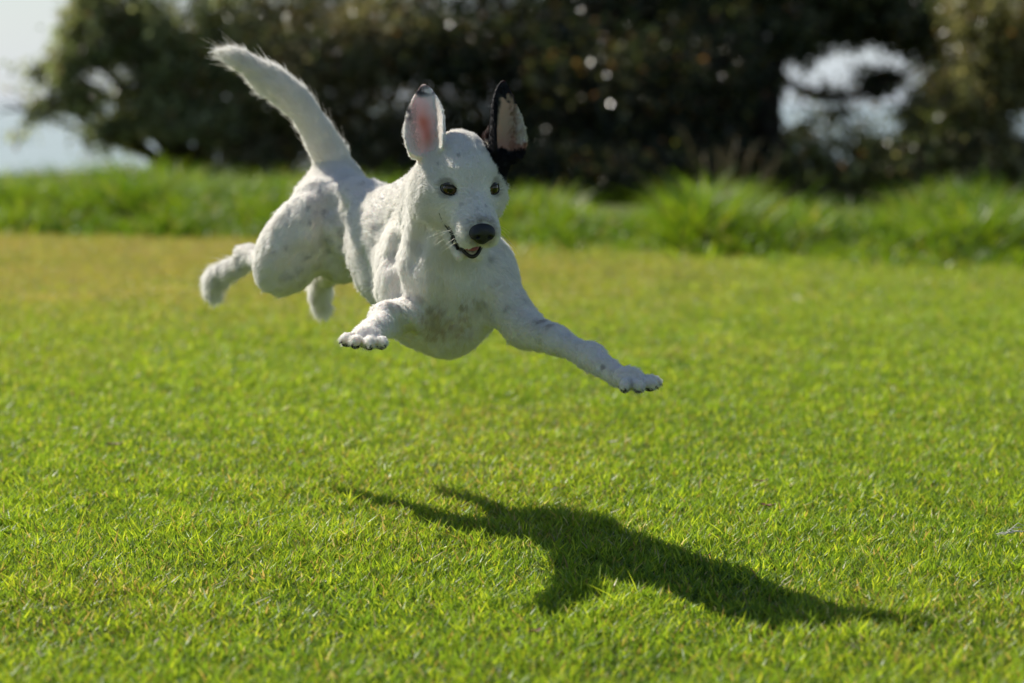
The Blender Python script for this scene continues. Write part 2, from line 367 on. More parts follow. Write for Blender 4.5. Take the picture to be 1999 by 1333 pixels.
# the large dark tree with the leaning trunk and the branch that arches over the gap
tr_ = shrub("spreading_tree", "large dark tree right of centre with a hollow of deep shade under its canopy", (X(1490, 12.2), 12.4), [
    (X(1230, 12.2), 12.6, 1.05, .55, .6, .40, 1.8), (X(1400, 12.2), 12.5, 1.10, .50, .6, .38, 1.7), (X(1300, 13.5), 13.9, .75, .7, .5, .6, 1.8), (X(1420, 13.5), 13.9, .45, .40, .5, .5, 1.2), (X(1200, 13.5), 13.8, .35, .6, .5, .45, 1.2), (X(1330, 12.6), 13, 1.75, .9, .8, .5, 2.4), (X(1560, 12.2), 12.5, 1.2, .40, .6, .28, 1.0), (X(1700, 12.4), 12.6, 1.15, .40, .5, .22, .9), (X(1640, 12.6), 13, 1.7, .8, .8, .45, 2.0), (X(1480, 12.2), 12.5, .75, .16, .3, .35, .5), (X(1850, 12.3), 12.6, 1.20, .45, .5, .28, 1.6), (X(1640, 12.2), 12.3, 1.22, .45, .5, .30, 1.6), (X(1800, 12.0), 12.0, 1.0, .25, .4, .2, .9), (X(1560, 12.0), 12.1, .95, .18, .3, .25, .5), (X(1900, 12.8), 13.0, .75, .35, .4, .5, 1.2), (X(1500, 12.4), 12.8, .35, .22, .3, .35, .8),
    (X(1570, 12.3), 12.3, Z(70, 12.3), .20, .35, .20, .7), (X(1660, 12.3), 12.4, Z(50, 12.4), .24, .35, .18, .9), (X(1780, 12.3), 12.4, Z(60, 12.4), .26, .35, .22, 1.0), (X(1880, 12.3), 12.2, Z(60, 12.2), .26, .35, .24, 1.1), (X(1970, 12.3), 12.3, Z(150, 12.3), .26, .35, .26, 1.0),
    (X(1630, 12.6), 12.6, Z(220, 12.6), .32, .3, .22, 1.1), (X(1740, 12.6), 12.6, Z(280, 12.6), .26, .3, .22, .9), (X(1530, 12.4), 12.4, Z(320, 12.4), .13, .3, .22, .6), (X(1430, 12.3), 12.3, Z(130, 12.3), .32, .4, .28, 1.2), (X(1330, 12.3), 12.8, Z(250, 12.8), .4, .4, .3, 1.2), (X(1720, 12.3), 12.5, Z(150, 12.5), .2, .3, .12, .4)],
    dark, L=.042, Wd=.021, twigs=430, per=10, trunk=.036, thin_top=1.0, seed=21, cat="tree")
br = MB()
def path(pts): return [np.array([X(a, d), d, Z(b_, d)]) for a, b_, d in pts]
br.tube(path([(1530, 470, 12.0), (1515, 380, 12.0), (1505, 300, 12.0), (1498, 220, 12.1), (1508, 120, 12.2), (1530, 20, 12.3), (1545, -90, 12.5)]), [.10, .085, .075, .07, .06, .05, .03], 10)
br.tube(path([(1504, 150, 12.1), (1560, 172, 12.0), (1625, 190, 11.9), (1670, 186, 11.9), (1730, 165, 11.9), (1800, 120, 12.0), (1880, 60, 12.1)]), [.03, .022, .019, .017, .014, .012, .006], 8)
br.tube(path([(1500, 300, 12.1), (1400, 200, 12.3), (1320, 110, 12.4), (1230, 30, 12.5), (1150, -60, 12.6)]), [.05, .042, .035, .028, .015], 8)
br.tube(path([(1640, 188, 11.9), (1655, 240, 11.9), (1650, 290, 11.95)]), [.010, .007, .003], 6)
br.tube(path([(1730, 165, 11.9), (1765, 230, 11.9), (1772, 285, 11.9)]), [.010, .007, .003], 6)
br.build("branch", bark, tr_)
shrub("coastal_shrub", "olive shrub at the right edge, light leaves beside the gap to the sea", (X(1920, 11.6), 11.6), [
    (X(1900, 11.4), 11.4, .62, .34, .4, .34, 1.5), (X(2020, 11.4), 11.4, .95, .4, .45, .45, 1.6), (X(1960, 11.4), 11.3, .28, .4, .4, .25, 1.0), (X(1890, 11.5), 11.5, .95, .24, .35, .26, 1.0), (X(1850, 11.5), 11.5, .45, .26, .3, .3, 1.0), (X(2150, 11.6), 11.7, 1.4, .5, .6, .6, 1.2), (X(2180, 11.4), 11.4, .5, .4, .5, .5, 1.0)],
    [(.24, .21, .11), (.17, .165, .08), (.32, .27, .15), (.14, .13, .06)], twigs=380, per=10, sparse=.22, seed=31)
shrub("coastal_shrub", "low yellow-green bush filling the bottom of the gap to the sea", (X(1680, 11.2), 11.2), [
    (X(1640, 11.2), 11.2, .20, .26, .3, .16, .9), (X(1740, 11.2), 11.2, .24, .28, .3, .20, 1.0), (X(1820, 11.2), 11.3, .32, .22, .3, .24, .8), (X(1690, 11.2), 11.3, .34, .22, .2, .12, .5), (X(1590, 11.2), 11.3, .30, .22, .3, .2, .6), (X(1540, 11.3), 11.4, .16, .2, .3, .16, .6), (X(1790, 11.4), 11.5, .50, .14, .2, .18, .4)],
    [(.20, .20, .08), (.15, .17, .06), (.20, .17, .09)], twigs=260, per=9, trunk=.012, sparse=.25, low=True, seed=40)
# dry stalks standing in front of the hollow
st_root = empty("dry_stalks", (X(1420, 10.2), 10.2, 0)); tag(st_root, "sheaf of dry brown stalks standing in front of the dark hollow", "dry stalks")
m = MB(); sm_ = simple("dry_stem", (.22, .17, .09), .8, .2)
for a, b_, c_, d_ in ((1390, 400, 1330, 250), (1410, 400, 1398, 290), (1425, 410, 1440, 270), (1440, 410, 1470, 280), (1400, 400, 1375, 300), (1460, 410, 1495, 320), (1475, 410, 1520, 300), (1300, 430, 1255, 350), (1430, 400, 1420, 300)):
    m = MB(); y_ = 10.2 + random.uniform(-.2, .3); p0 = np.array([X(a, y_), y_, 0]); p2 = np.array([X(c_, y_), y_ + random.uniform(-.1, .1), Z(d_, y_)]); p1 = (p0 + p2) / 2 + np.array([random.uniform(-.02, .02), 0, .02])
    m.tube([p0, p1, p2], [.005, .0045, .0035], 5)
    for q_ in range(5):
        m.tube([p1 + (p2 - p1) * q_ / 5, p1 + (p2 - p1) * (q_ + .8) / 5 + np.array([random.uniform(-.05, .05), random.uniform(-.03, .03), .03])], [.004, .001], 4)
    m.build("stem", sm_, st_root)

# ------------------------------------------------------------------ small things lying in the lawn
def leaf_thing(name, label, cat, px, py, L, W, az, mat, curl=.3, lift=.02, group=None):
    c = ground_pt(px, py, lift); V = []; F = []
    ca, sa = math.cos(az), math.sin(az); nu, nv_ = 9, 5
    for i in range(nu):
        t = i / (nu - 1); wv_ = W * .5 * math.sin(math.pi * min(.999, t ** .8 * .97 + .02)) + .0004
        for j in range(nv_):
            s_ = j / (nv_ - 1) * 2 - 1; x_ = (t - .5) * L; y_ = s_ * wv_; z_ = curl * (x_ * x_ / L * 2 + abs(y_) * .9) + .0006 * math.sin(i * 2.1 + j)
            V.append([c[0] + x_ * ca - y_ * sa, c[1] + x_ * sa + y_ * ca, c[2] + z_])
    for i in range(nu - 1):
        for j in range(nv_ - 1):
            a_ = i * nv_ + j; F += [[a_, a_ + 1, a_ + nv_ + 1, a_ + nv_]]
    nb = len(V); V += [[v_[0], v_[1], v_[2] - .0005] for v_ in V]; F += [[q + nb for q in f][::-1] for f in list(F)]
    mb = MB(); mb.add(V, F); o = mb.build(name, mat); tag(o, label, cat, group); return o
brn = simple("withered_leaf", (.20, .085, .035), .6, .4, scale=200, var=.5); pal_ = simple("pale_straw_leaf", (.62, .56, .42), .5, .5, scale=200, var=.3); wht = simple("white_petal_and_glint", (.82, .80, .78), .5, .4, scale=200, var=.15)
leaf_thing("fallen_leaf", "small reddish withered leaf lying in the lawn at the left", "leaf", 225, 892, .026, .010, .3, brn, lift=.014)
leaf_thing("fallen_leaf", "thin rusty leaf lying in the sunlit lawn above the dog's shadow", "leaf", 1484, 966, .022, .006, .15, brn, lift=.018)
leaf_thing("fallen_leaf", "dark brown leaf sunk in the grass just above the dog's shadow", "leaf", 1498, 1006, .022, .010, -.3, brn, lift=.012)
leaf_thing("fallen_leaf", "brown curled leaf near the bottom edge of the lawn, below the shadow", "leaf", 1045, 1252, .018, .010, .9, brn, lift=.012)
leaf_thing("fallen_leaf", "pale tan leaf in the lawn below the dog's chest", "leaf", 830, 772, .020, .008, .6, pal_, lift=.015)
leaf_thing("cut_blade", "bright pale cut grass blade lying slanted below the dog's chest", "grass blade", 1196, 898, .026, .005, .8, pal_, lift=.026, curl=.1)
leaf_thing("flower", "white daisy head in the blurred lawn right of the dog", "flower", 1553, 612, .026, .024, .5, wht, lift=.038, curl=.2)
leaf_thing("grass_glint", "small white glint built as a sliver in the lawn at the left", "grass_glint", 148, 868, .009, .006, .5, wht, lift=.022)  # glint on the grass, built as a small white sliver
t0 = ground_pt(1972, 1066, .018); mb = MB()
for i in range(12):
    a_ = random.uniform(-.6, .6); s_ = random.uniform(-.012, .012); L_ = random.uniform(.012, .026)
    p0 = t0 + np.array([s_ - L_ / 2, random.uniform(-.006, .006), random.uniform(-.004, .004)]); p1 = p0 + np.array([L_ * math.cos(a_), L_ * math.sin(a_) * .5, .002])
    mb.tube([p0, (p0 + p1) / 2 + np.array([0, 0, random.uniform(.001, .006)]), p1], [.0004, .0006, .0003], 5)
tag(mb.build("straw_tuft", simple("bleached_straw", (.70, .68, .60), .6, .3)), "tuft of bleached white straw lying at the right edge of the lawn", "straw")
# ------------------------------------------------------------------ the dog: one smooth-blended body surface
PR = []      # primitives: dict(kind, ..., k, flow, fur)
def sc(d): return d / FPX
def cone(a, b, ra, rb, k=.018, fur=.011, flow=None, op='add', name=''):
    a = np.asarray(a, float); b = np.asarray(b, float)
    PR.append(dict(t='cone', a=a, b=b, ra=ra, rb=rb, k=k, fur=fur, op=op, name=name,
                   flow=nrm(b - a) if flow is None else nrm(flow)))
def ell(c, r, ax=None, k=.018, fur=.011, flow=(0, 1, -.3), op='add', name=''):
    PR.append(dict(t='ell', c=np.asarray(c, float), r=np.asarray(r, float), ax=np.eye(3) if ax is None else np.asarray(ax, float),
                   k=k, fur=fur, flow=nrm(flow), op=op, name=name))
def ear(B, v, wv, L, W, depth, k=.006, fur=.004, name='', twist=0):
    v = nrm(v); wv = np.asarray(wv, float); wv = nrm(wv - v * np.dot(v, wv)); u = np.cross(v, wv)
    PR.append(dict(t='ear', B=np.asarray(B, float), v=v, w=wv, u=u, L=L, W=W, depth=depth, k=k, fur=fur, flow=v, op='add', name=name))
def prim_d(p, X, Y, Z):
    if p['t'] == 'cone':
        a, b = p['a'], p['b']; ab = b - a; L2 = float(ab @ ab)
        h = ((X - a[0]) * ab[0] + (Y - a[1]) * ab[1] + (Z - a[2]) * ab[2]) / L2
        h = np.clip(h, 0, 1)
        dx = X - a[0] - h * ab[0]; dy = Y - a[1] - h * ab[1]; dz = Z - a[2] - h * ab[2]
        return np.sqrt(dx * dx + dy * dy + dz * dz) - (p['ra'] + (p['rb'] - p['ra']) * h)
    if p['t'] == 'ell':
        c, r, ax = p['c'], p['r'], p['ax']
        x = X - c[0]; y = Y - c[1]; z = Z - c[2]
        q = [(x * ax[i][0] + y * ax[i][1] + z * ax[i][2]) for i in range(3)]
        k0 = np.sqrt(sum((q[i] / r[i]) ** 2 for i in range(3))) + 1e-9
        k1 = np.sqrt(sum((q[i] / r[i] ** 2) ** 2 for i in range(3))) + 1e-9
        return k0 * (k0 - 1) / k1
    if p['t'] == 'ear':
        B = p['B']; x = X - B[0]; y = Y - B[1]; z = Z - B[2]
        U = x * p['u'][0] + y * p['u'][1] + z * p['u'][2]
        V = x * p['v'][0] + y * p['v'][1] + z * p['v'][2]
        Wn = x * p['w'][0] + y * p['w'][1] + z * p['w'][2]
        t = V / p['L']; tc = np.clip(t, 0, 1)
        up = np.clip((tc - .30) / .70, 0, 1); lo = np.clip((.30 - tc) / .30, 0, 1)
        W = p['W'] * np.where(tc > .30, (1 - up ** 1.9) ** .68, 1 - .15 * lo ** 2)
        dep = p['depth'] * (1 - .75 * tc) 
        un = U / p['W']
        w0 = dep * un * un + .012 * tc * tc * 0
        slope = 2 * dep * un / p['W']
        th = .0022 + .0022 * (1 - tc) ** 2
        d1 = np.abs(Wn - w0) / np.sqrt(1 + slope * slope) - th
        d2 = (np.abs(U) - W) * .8
        d3 = np.maximum(-V, V - p['L'])
        return np.maximum(np.maximum(d1, d2), d3)
def prim_box(p, m=.035):
    if p['t'] == 'cone':
        r = max(p['ra'], p['rb']); q = np.array([p['a'], p['b']])
        return q.min(0) - r - m, q.max(0) + r + m
    if p['t'] == 'ell':
        e = np.sqrt(((p['ax'] * p['r'][:, None]) ** 2).sum(0)); return p['c'] - e - m, p['c'] + e + m
    q = np.array([p['B'], p['B'] + p['v'] * p['L']]); return q.min(0) - .04, q.max(0) + .04
def blend(F, d, p):
    k = p['k']
    if p['op'] == 'sub':
        h = np.clip(.5 - .5 * (F + d) / k, 0, 1)
        return F * (1 - h) + (-d) * h + k * h * (1 - h)
    h = np.clip(.5 + .5 * (F - d) / k, 0, 1)
    return F * (1 - h) + d * h - k * h * (1 - h)
def sdf(pts):
    pts = np.atleast_2d(pts); F = np.full(len(pts), .06)
    for p in PR: F = blend(F, prim_d(p, pts[:, 0], pts[:, 1], pts[:, 2]), p)
    return F

P0 = P
def P(px, py, d): return P0(px, py, d if d < 2.9 else 2.9 + (d - 2.9) * .72)
# torso (rump is farther away and to the left, chest near)
CH = P(862, 560, 2.86)        # chest centre
RB = P(800, 500, 2.98)        # ribs
LO = P(715, 442, 3.16)        # loin
RU = P(655, 408, 3.29)        # rump
bf = nrm(CH - RU)             # body forward
bl = nrm(np.cross([0, 0, 1], bf)) # dog's left (image right)
bu = np.cross(bf, bl)
BAX = np.array([bl, bf, bu])
back = -bf
ell(CH + bu * -.008, (.064, .085, .074), BAX, fur=.011, flow=back + [0, 0, -.5], name='chest')
ell(P(855, 604, 2.85), (.042, .058, .046), BAX, k=.03, fur=.008, flow=(0, .2, -1), name='keel')
ell(RB + bu * -.006, (.066, .105, .074), BAX, k=.03, flow=back + [0, 0, -.2], name='ribs')
cone(RB + bu * .0, LO + bu * .006, .064, .053, k=.03, flow=back, name='waist')
cone(LO + bu * .006, RU + bu * 0, .052, .056, k=.03, flow=back, name='loin')
ell(RU, (.060, .065, .058), BAX, k=.02, flow=back, name='rump')
# neck
HC = P(901, 337, 2.74)        # skull centre
cone(HC + np.array([-.012, .035, -.03]), P(862, 500, 2.88), .045, .061, k=.03, fur=.0105, flow=(-.1, .3, -1), name='neck')
cone(P(880, 420, 2.77), P(862, 520, 2.80), .039, .053, k=.03, fur=.010, flow=(0, 0, -1), name='throat')
cone(HC + np.array([-.01, .06, -.02]), P(790, 440, 3.0), .045, .052, k=.03, fur=.011, flow=back, name='nape')
# shoulders
ell(P(792, 530, 2.86), (.034, .05, .062), BAX, k=.02, flow=(-.1, .3, -1), name='shoulder')
ell(P(950, 545, 2.86), (.036, .05, .055), BAX, k=.02, flow=(.3, .1, -1), name='shoulder')
# dog's left front leg (right in the picture), stretched forward and out
SH = P(955, 562, 2.82); EL = P(1022, 640, 2.78); CA = P(1150, 694, 2.66); PA = P(1205, 733, 2.61)
cone(SH, EL, .036, .0225, k=.02, fur=.009, name='upper_arm')
ell(EL + [-.008, .004, -.006], (.014, .016, .014), k=.010, fur=.008, flow=(.3, 0, -1), name='elbow')
cone(EL, P(1085, 664, 2.71), .0215, .0160, k=.012, fur=.009, name='forearm')
cone(P(1085, 664, 2.71), CA, .0160, .0128, k=.012, fur=.009, name='forearm')
ell(CA, (.0150, .0145, .0135), k=.008, fur=.008, flow=(.8, 0, -.5), name='wrist')
cone(CA, PA, .0125, .0125, k=.012, fur=.009, name='pastern')
def paw(C, fd, up, toes_fur=.009, s=1.0, flow=None):
    """four toes spread from the ball of the foot C, pointing along fd"""
    fd = nrm(fd); up = nrm(np.asarray(up, float) - fd * np.dot(up, fd)); sd = np.cross(fd, up)
    out = []
    ell(C, (.0175 * s, .020 * s, .0125 * s), np.array([sd, fd, up]), k=.008, fur=toes_fur, flow=fd, name='paw')
    for i, (a, l) in enumerate(((-.60, .021), (-.20, .028), (.20, .028), (.60, .021))):
        dr = nrm(fd * math.cos(a) + sd * math.sin(a))
        c = C + dr * l * s + sd * (a * .012) * s - up * .003 * s
        ell(c, (.0066 * s, .0135 * s, .0078 * s), np.array([nrm(np.cross(dr, up)), dr, up]), k=.0015, fur=toes_fur, flow=dr, name='toe')
        out.append((c + dr * .0115 * s - up * .002 * s, dr, up, c, s))
    return out
CLAWS = []; PADS = []
t = paw(P(1226, 738, 2.585), P(1285, 752, 2.55) - P(1205, 732, 2.61), (.12, -.25, 1)); CLAWS += t
PADS.append((P(1226, 738, 2.585), t))
# dog's right front leg (left in the picture), reaching at the camera
SL = P(800, 560, 2.84); EL2 = P(805, 622, 2.83); CA2 = P(757, 622, 2.69); PA2 = P(722, 652, 2.62)
cone(SL, EL2, .040, .030, k=.02, fur=.009, name='upper_arm')
cone(EL2, CA2, .0260, .0170, k=.014, fur=.009, name='forearm')
ell(CA2, (.0185, .017, .0175), k=.008, fur=.008, flow=(-.6, -.5, -.5), name='wrist')
cone(CA2, PA2, .0155, .0150, k=.010, fur=.009, name='pastern')
t = paw(P(716, 656, 2.60), P(690, 676, 2.50) - P(722, 650, 2.62), (.05, -.25, 1)); CLAWS += t
PADS.append((P(716, 656, 2.60), t))
# dog's right hind leg (left in the picture): thigh, knee, hock, foot kicked back
ell(P(618, 400, 3.22), (.030, .034, .040), BAX, k=.012, flow=(-.3, 0, -1), name='croup')
cone(P(616, 410, 3.17), P(598, 462, 3.15), .024, .016, k=.010, flow=(-.2, 0, -1), name='thigh_muscle')
HP = P(628, 415, 3.22); KN = P(546, 540, 3.20); HK = P(492, 502, 3.33); MT = P(425, 540, 3.42); PT = P(410, 566, 3.44)
TH = P(579, 467, 3.20)
tu = nrm(HP - KN)
tx = nrm(np.cross(tu, [0, 1, .0])); ty = np.cross(tu, tx)
ell(TH, (.044, .048, .080), np.array([tx, ty, tu]), k=.010, flow=-tu + [-.3, 0, 0], name='thigh')
cone(HP + [.01, 0, .0], P(562, 506, 3.19), .045, .040, k=.012, flow=-tu + [-.3, 0, 0], name='thigh')
cone(P(567, 495, 3.2), P(545, 530, 3.2), .038, .024, k=.02, flow=-tu + [-.3, 0, 0], name='knee')
cone(P(548, 530, 3.205), HK, .027, .0125, k=.016, fur=.008, name='shin')
cone(HK, MT, .0115, .0110, k=.008, fur=.024, flow=(-.9, .2, -.55), name='hind_pastern')
cone(P(490, 488, 3.34), P(470, 494, 3.36), .009, .010, k=.008, fur=.008, name='heel')
cone(MT, P(416, 552, 3.44), .0110, .0100, k=.010, fur=.026, flow=(-.5, 0, -1), name='hind_pastern')
t = paw(P(413, 550, 3.44), (-.12, .25, -1), (-.5, -.5, -.1), .020, .68)
# dog's left hind leg: mostly behind the body, its foot hangs in the gap below the belly
HP3 = P(690, 440, 3.30); KN3 = P(668, 505, 3.22)
cone(HP3, KN3, .050, .034, k=.02, name='thigh')
cone(KN3, P(640, 535, 3.33), .028, .016, k=.014, name='shin')
cone(P(638, 528, 3.34), P(622, 572, 3.40), .0145, .0120, k=.010, fur=.024, flow=(-.45, 0, -1), name='hind_pastern')
t = paw(P(624, 580, 3.40), (.06, .2, -1), (-.6, -.6, 0), .020, .68)
# tail
TL0 = [(664, 352, 3.32, .030), (640, 295, 3.31, .0225), (610, 240, 3.30, .0205), (575, 194, 3.29, .0205), (538, 162, 3.28, .0188), (500, 135, 3.27, .0158), (462, 113, 3.26, .0105), (430, 99, 3.26, .0025)]
TL = []
for i in range(len(TL0) - 1):
    for k in range(4):
        q = [np.array(TL0[min(max(j, 0), len(TL0) - 1)], float) for j in (i - 1, i, i + 1, i + 2)]; u_ = k / 4
        TL.append(tuple(.5 * (2 * q[1] + (q[2] - q[0]) * u_ + (2 * q[0] - 5 * q[1] + 4 * q[2] - q[3]) * u_ ** 2 + (3 * q[1] - q[0] - 3 * q[2] + q[3]) * u_ ** 3)))
TL.append(TL0[-1])
for i in range(len(TL) - 1):
    a, b = TL[i], TL[i + 1]
    cone(P(*a[:3]), P(*b[:3]), a[3], b[3], k=.0015 if i else .025, fur=.011 + .0008 * i, name='tail')
# head
YAW = math.radians(17); PIT = math.radians(22); ROL = math.radians(0)
hf = np.array([math.sin(YAW) * math.cos(PIT), -math.cos(YAW) * math.cos(PIT), -math.sin(PIT)])
hl = np.array([math.cos(YAW), math.sin(YAW), 0.0])
hu = np.cross(hf, hl)
HAX = np.array([hl, hf, hu])
def Hd(l, f, u): return HC + hl * l + hf * f + hu * u
ell(Hd(0, -.006, .002), (.040, .054, .045), HAX, k=.02, fur=.008, flow=-hf + .2 * hu, name='skull')
ell(Hd(0, .026, .006), (.033, .029, .028), HAX, k=.015, fur=.007, flow=-hf + .6 * hu, name='brow')
for s in (-1, 1):
    ell(Hd(.030 * s, -.002, -.026), (.026, .038, .036), HAX, k=.022, fur=.012, flow=-hf + .8 * s * hl - .7 * hu, name='cheek')
    ell(Hd(.021 * s, .028, -.024), (.019, .028, .023), HAX, k=.018, fur=.009, flow=-hf + .8 * s * hl - .5 * hu, name='jowl')
    ell(Hd(.0140 * s, .070, -.033), (.0136, .035, .0150), HAX, k=.012, fur=.0065, flow=-hf + .6 * s * hl - .4 * hu, name='muzzle')
    ell(Hd(.0125 * s, .090, -.0405), (.0120, .0155, .0125), HAX, k=.006, fur=.0055, flow=-hf + .9 * s * hl - .6 * hu, name='muzzle')
cone(Hd(0, .028, -.004), Hd(0, .094, -.0245), .0275, .0140, k=.016, fur=.004, flow=-hf + .2 * hu, name='bridge')
# lower jaw, slightly open
cone(Hd(0, .000, -.056), Hd(0, .060, -.0805), .019, .0055, k=.010, fur=.0025, flow=-hf - .5 * hu, name='jaw')
for s in (-1, 1):
    cone(Hd(.020 * s, .018, -.054), Hd(.0105 * s, .066, -.0795), .0115, .0065, k=.006, fur=.005, flow=-hf - .5 * hu, name='jaw')
# mouth gap
MC = Hd(0, .070, -.0635); MR = (.0215, .036, .0095)
ell(MC, MR, HAX, k=.003, op='sub', name='mouth')
def mouth_d(p, g=.001):
    rel = p - MC; return np.sqrt(((rel @ hl) / (MR[0] + g)) ** 2 + ((rel @ hf) / (MR[1] + g)) ** 2 + ((rel @ hu) / (MR[2] + g)) ** 2)
# eye sockets
EYES = []
for s in (-1, 1):
    q = np.array([Hd(.0290 * s, f, -.0005) for f in np.linspace(.10, .0, 200)])
    dd = sdf(q); i = int(np.argmax(dd < 0)); e = q[i]
    on = nrm(hf * .80 + hl * s * .52 + hu * .12)
    EYES.append((e - on * .0086, on, s))
    ell(e + on * .0010, (.0118, .0080, .0060), np.array([nrm(np.cross(hu, on)), on, hu]), k=.006, op='sub', name='socket')
# ears
for b_, t_, r_ in ((P(846, 325, 2.745), P(850, 292, 2.755), .017), (P(970, 318, 2.745), P(977, 285, 2.765), .0150), (P(954, 266, 2.775), P(970, 240, 2.785), .0070)):
    cone(b_, t_, r_, r_ * .8, k=.012, fur=.006, flow=(0, .3, 1), name='ear_base')
ear(P(838, 312, 2.735), P(827, 150, 2.785) - P(838, 312, 2.735), (-.10, -1, .05), .103, .0246, .030, name='ear_r')
ear(P(972, 314, 2.745), P(984, 146, 2.785) - P(972, 314, 2.745), (.50, -.86, .0), .105, .0232, .026, name='ear_l')
NOSE = Hd(0, .1065, -.0285)

def axis_coords(lo, hi, flo, fhi, c=.0034, f=.0017):
    a = list(np.arange(lo, flo, c)); b = list(np.arange(flo, fhi, f)); d = list(np.arange(fhi, hi, c))
    return np.array(a + b + d)
los = np.array([prim_box(p, .02)[0] for p in PR]).min(0); his = np.array([prim_box(p, .02)[1] for p in PR]).max(0)
def ray_in(px, py):
    v = nrm(P0(px, py, 3.0) - np.array([0, 0, CAMH])); o = np.array([0, 0, CAMH])
    q = o + v * np.linspace(2.45, 3.6, 1600)[:, None]; d = sdf(q) < 0
    return q[int(np.argmax(d))], v
for p in PR:
    y_ = (p['a'][1] + p['b'][1]) / 2 if p['t'] == 'cone' else p['c'][1] if p['t'] == 'ell' else 0
    if y_ > 2.93:
        f_ = y_ / (2.9 + (y_ - 2.9) / .72) * .985
        if p['t'] == 'cone': p['ra'] *= f_; p['rb'] *= f_
        else: p['r'] = p['r'] * f_
def groove(pts, r, depth, k=.012):
    c = []
    for a in pts:
        h_, v = ray_in(*a); c.append(h_ - v * (r - depth))
    for a, b in zip(c[:-1], c[1:]): NEWG.append((a, b, r, k))
NEWG = []
groove(((638, 392), (645, 420), (650, 455), (655, 485)), .017, .0065, .02)
groove(((768, 470), (758, 495), (764, 530), (770, 562)), .010, .0032)
groove(((820, 450), (806, 480), (800, 510)), .012, .0030)
groove(((778, 600), (785, 630), (800, 660)), .010, .0040)
groove(((948, 592), (938, 618), (925, 645)), .010, .0040)
groove(((858, 545), (860, 575), (858, 600)), .014, .0022)
groove(((575, 500), (560, 535)), .012, .0020)
groove(((700, 500), (715, 545)), .012, .0020)
for a, b, r_, k_ in NEWG: cone(a, b, r_, r_, k=k_, op='sub', name='groove')
gx = axis_coords(los[0], his[0], HC[0] - .085, HC[0] + .095)
gy = axis_coords(los[1], his[1], HC[1] - .135, HC[1] + .075)
gz = axis_coords(los[2], his[2], HC[2] - .125, HC[2] + .125)
def grid_sdf():
    F = np.full((len(gx), len(gy), len(gz)), .06, np.float32)
    for p in PR:
        lo, hi = prim_box(p)
        i0, i1 = np.searchsorted(gx, [lo[0], hi[0]]); j0, j1 = np.searchsorted(gy, [lo[1], hi[1]]); k0, k1 = np.searchsorted(gz, [lo[2], hi[2]])
        X = gx[i0:i1, None, None]; Y = gy[None, j0:j1, None]; Z = gz[None, None, k0:k1]
        sub = F[i0:i1, j0:j1, k0:k1]
        F[i0:i1, j0:j1, k0:k1] = blend(sub, prim_d(p, X, Y, Z), p)
    return F
def surface_nets(F):
    ins = F < 0
    nx, ny, nz = F.shape
    c = np.zeros((nx - 1, ny - 1, nz - 1), np.uint8)
    for dx in (0, 1):
        for dy in (0, 1):
            for dz in (0, 1):
                c += ins[dx:nx - 1 + dx, dy:ny - 1 + dy, dz:nz - 1 + dz]
    act = (c > 0) & (c < 8)
    I, J, K = np.nonzero(act)
    idx = np.full(act.shape, -1, np.int32); idx[I, J, K] = np.arange(len(I))
    acc = np.zeros((len(I), 3)); cnt = np.zeros(len(I))
    cor = [(a, b, d) for a in (0, 1) for b in (0, 1) for d in (0, 1)]
    G = (gx, gy, gz)
    for a in cor:
        for ax in range(3):
            if a[ax] == 1: continue
            b = list(a); b[ax] = 1
            fa = F[I + a[0], J + a[1], K + a[2]]; fb = F[I + b[0], J + b[1], K + b[2]]
            m = (fa < 0) != (fb < 0)
            t = np.where(m, fa / np.where(m, fa - fb, 1), 0)
            pa = np.stack([gx[I + a[0]], gy[J + a[1]], gz[K + a[2]]], 1); pb = np.stack([gx[I + b[0]], gy[J + b[1]], gz[K + b[2]]], 1)
            acc += np.where(m[:, None], pa + (pb - pa) * t[:, None], 0); cnt += m
    V = acc / cnt[:, None]
    Q = []
    for ax in range(3):
        sl0 = [slice(None)] * 3; sl1 = [slice(None)] * 3
        sl0[ax] = slice(0, -1); sl1[ax] = slice(1, None)
        a = ins[tuple(sl0)]; b = ins[tuple(sl1)]
        i, j, k = np.nonzero(a != b)
        ok = (i > 0) & (j > 0) & (k > 0) & (i < nx - 1) & (j < ny - 1) & (k < nz - 1)
        i, j, k = i[ok], j[ok], k[ok]
        fl = a[i, j, k]
        o1, o2 = [(1, 2), (2, 0), (0, 1)][ax]
        def g(d1, d2):
            q = [i, j, k]; q = [x.copy() for x in q]
            q[o1] = q[o1] - d1; q[o2] = q[o2] - d2
            return idx[q[0], q[1], q[2]]
        q = np.stack([g(1, 1), g(0, 1), g(0, 0), g(1, 0)], 1)
        q[~fl] = q[~fl][:, ::-1]
        Q.append(q)
    return V, np.vstack(Q)
BV, BQ = surface_nets(grid_sdf())
# one light smoothing pass of the surface
for _ in range(2):
    acc = np.zeros_like(BV); cnt = np.zeros(len(BV))
    for a, b in ((0, 1), (1, 2), (2, 3), (3, 0)):
        np.add.at(acc, BQ[:, a], BV[BQ[:, b]]); np.add.at(acc, BQ[:, b], BV[BQ[:, a]])
        np.add.at(cnt, BQ[:, a], 1); np.add.at(cnt, BQ[:, b], 1)
    BV = BV * .5 + .5 * acc / cnt[:, None]
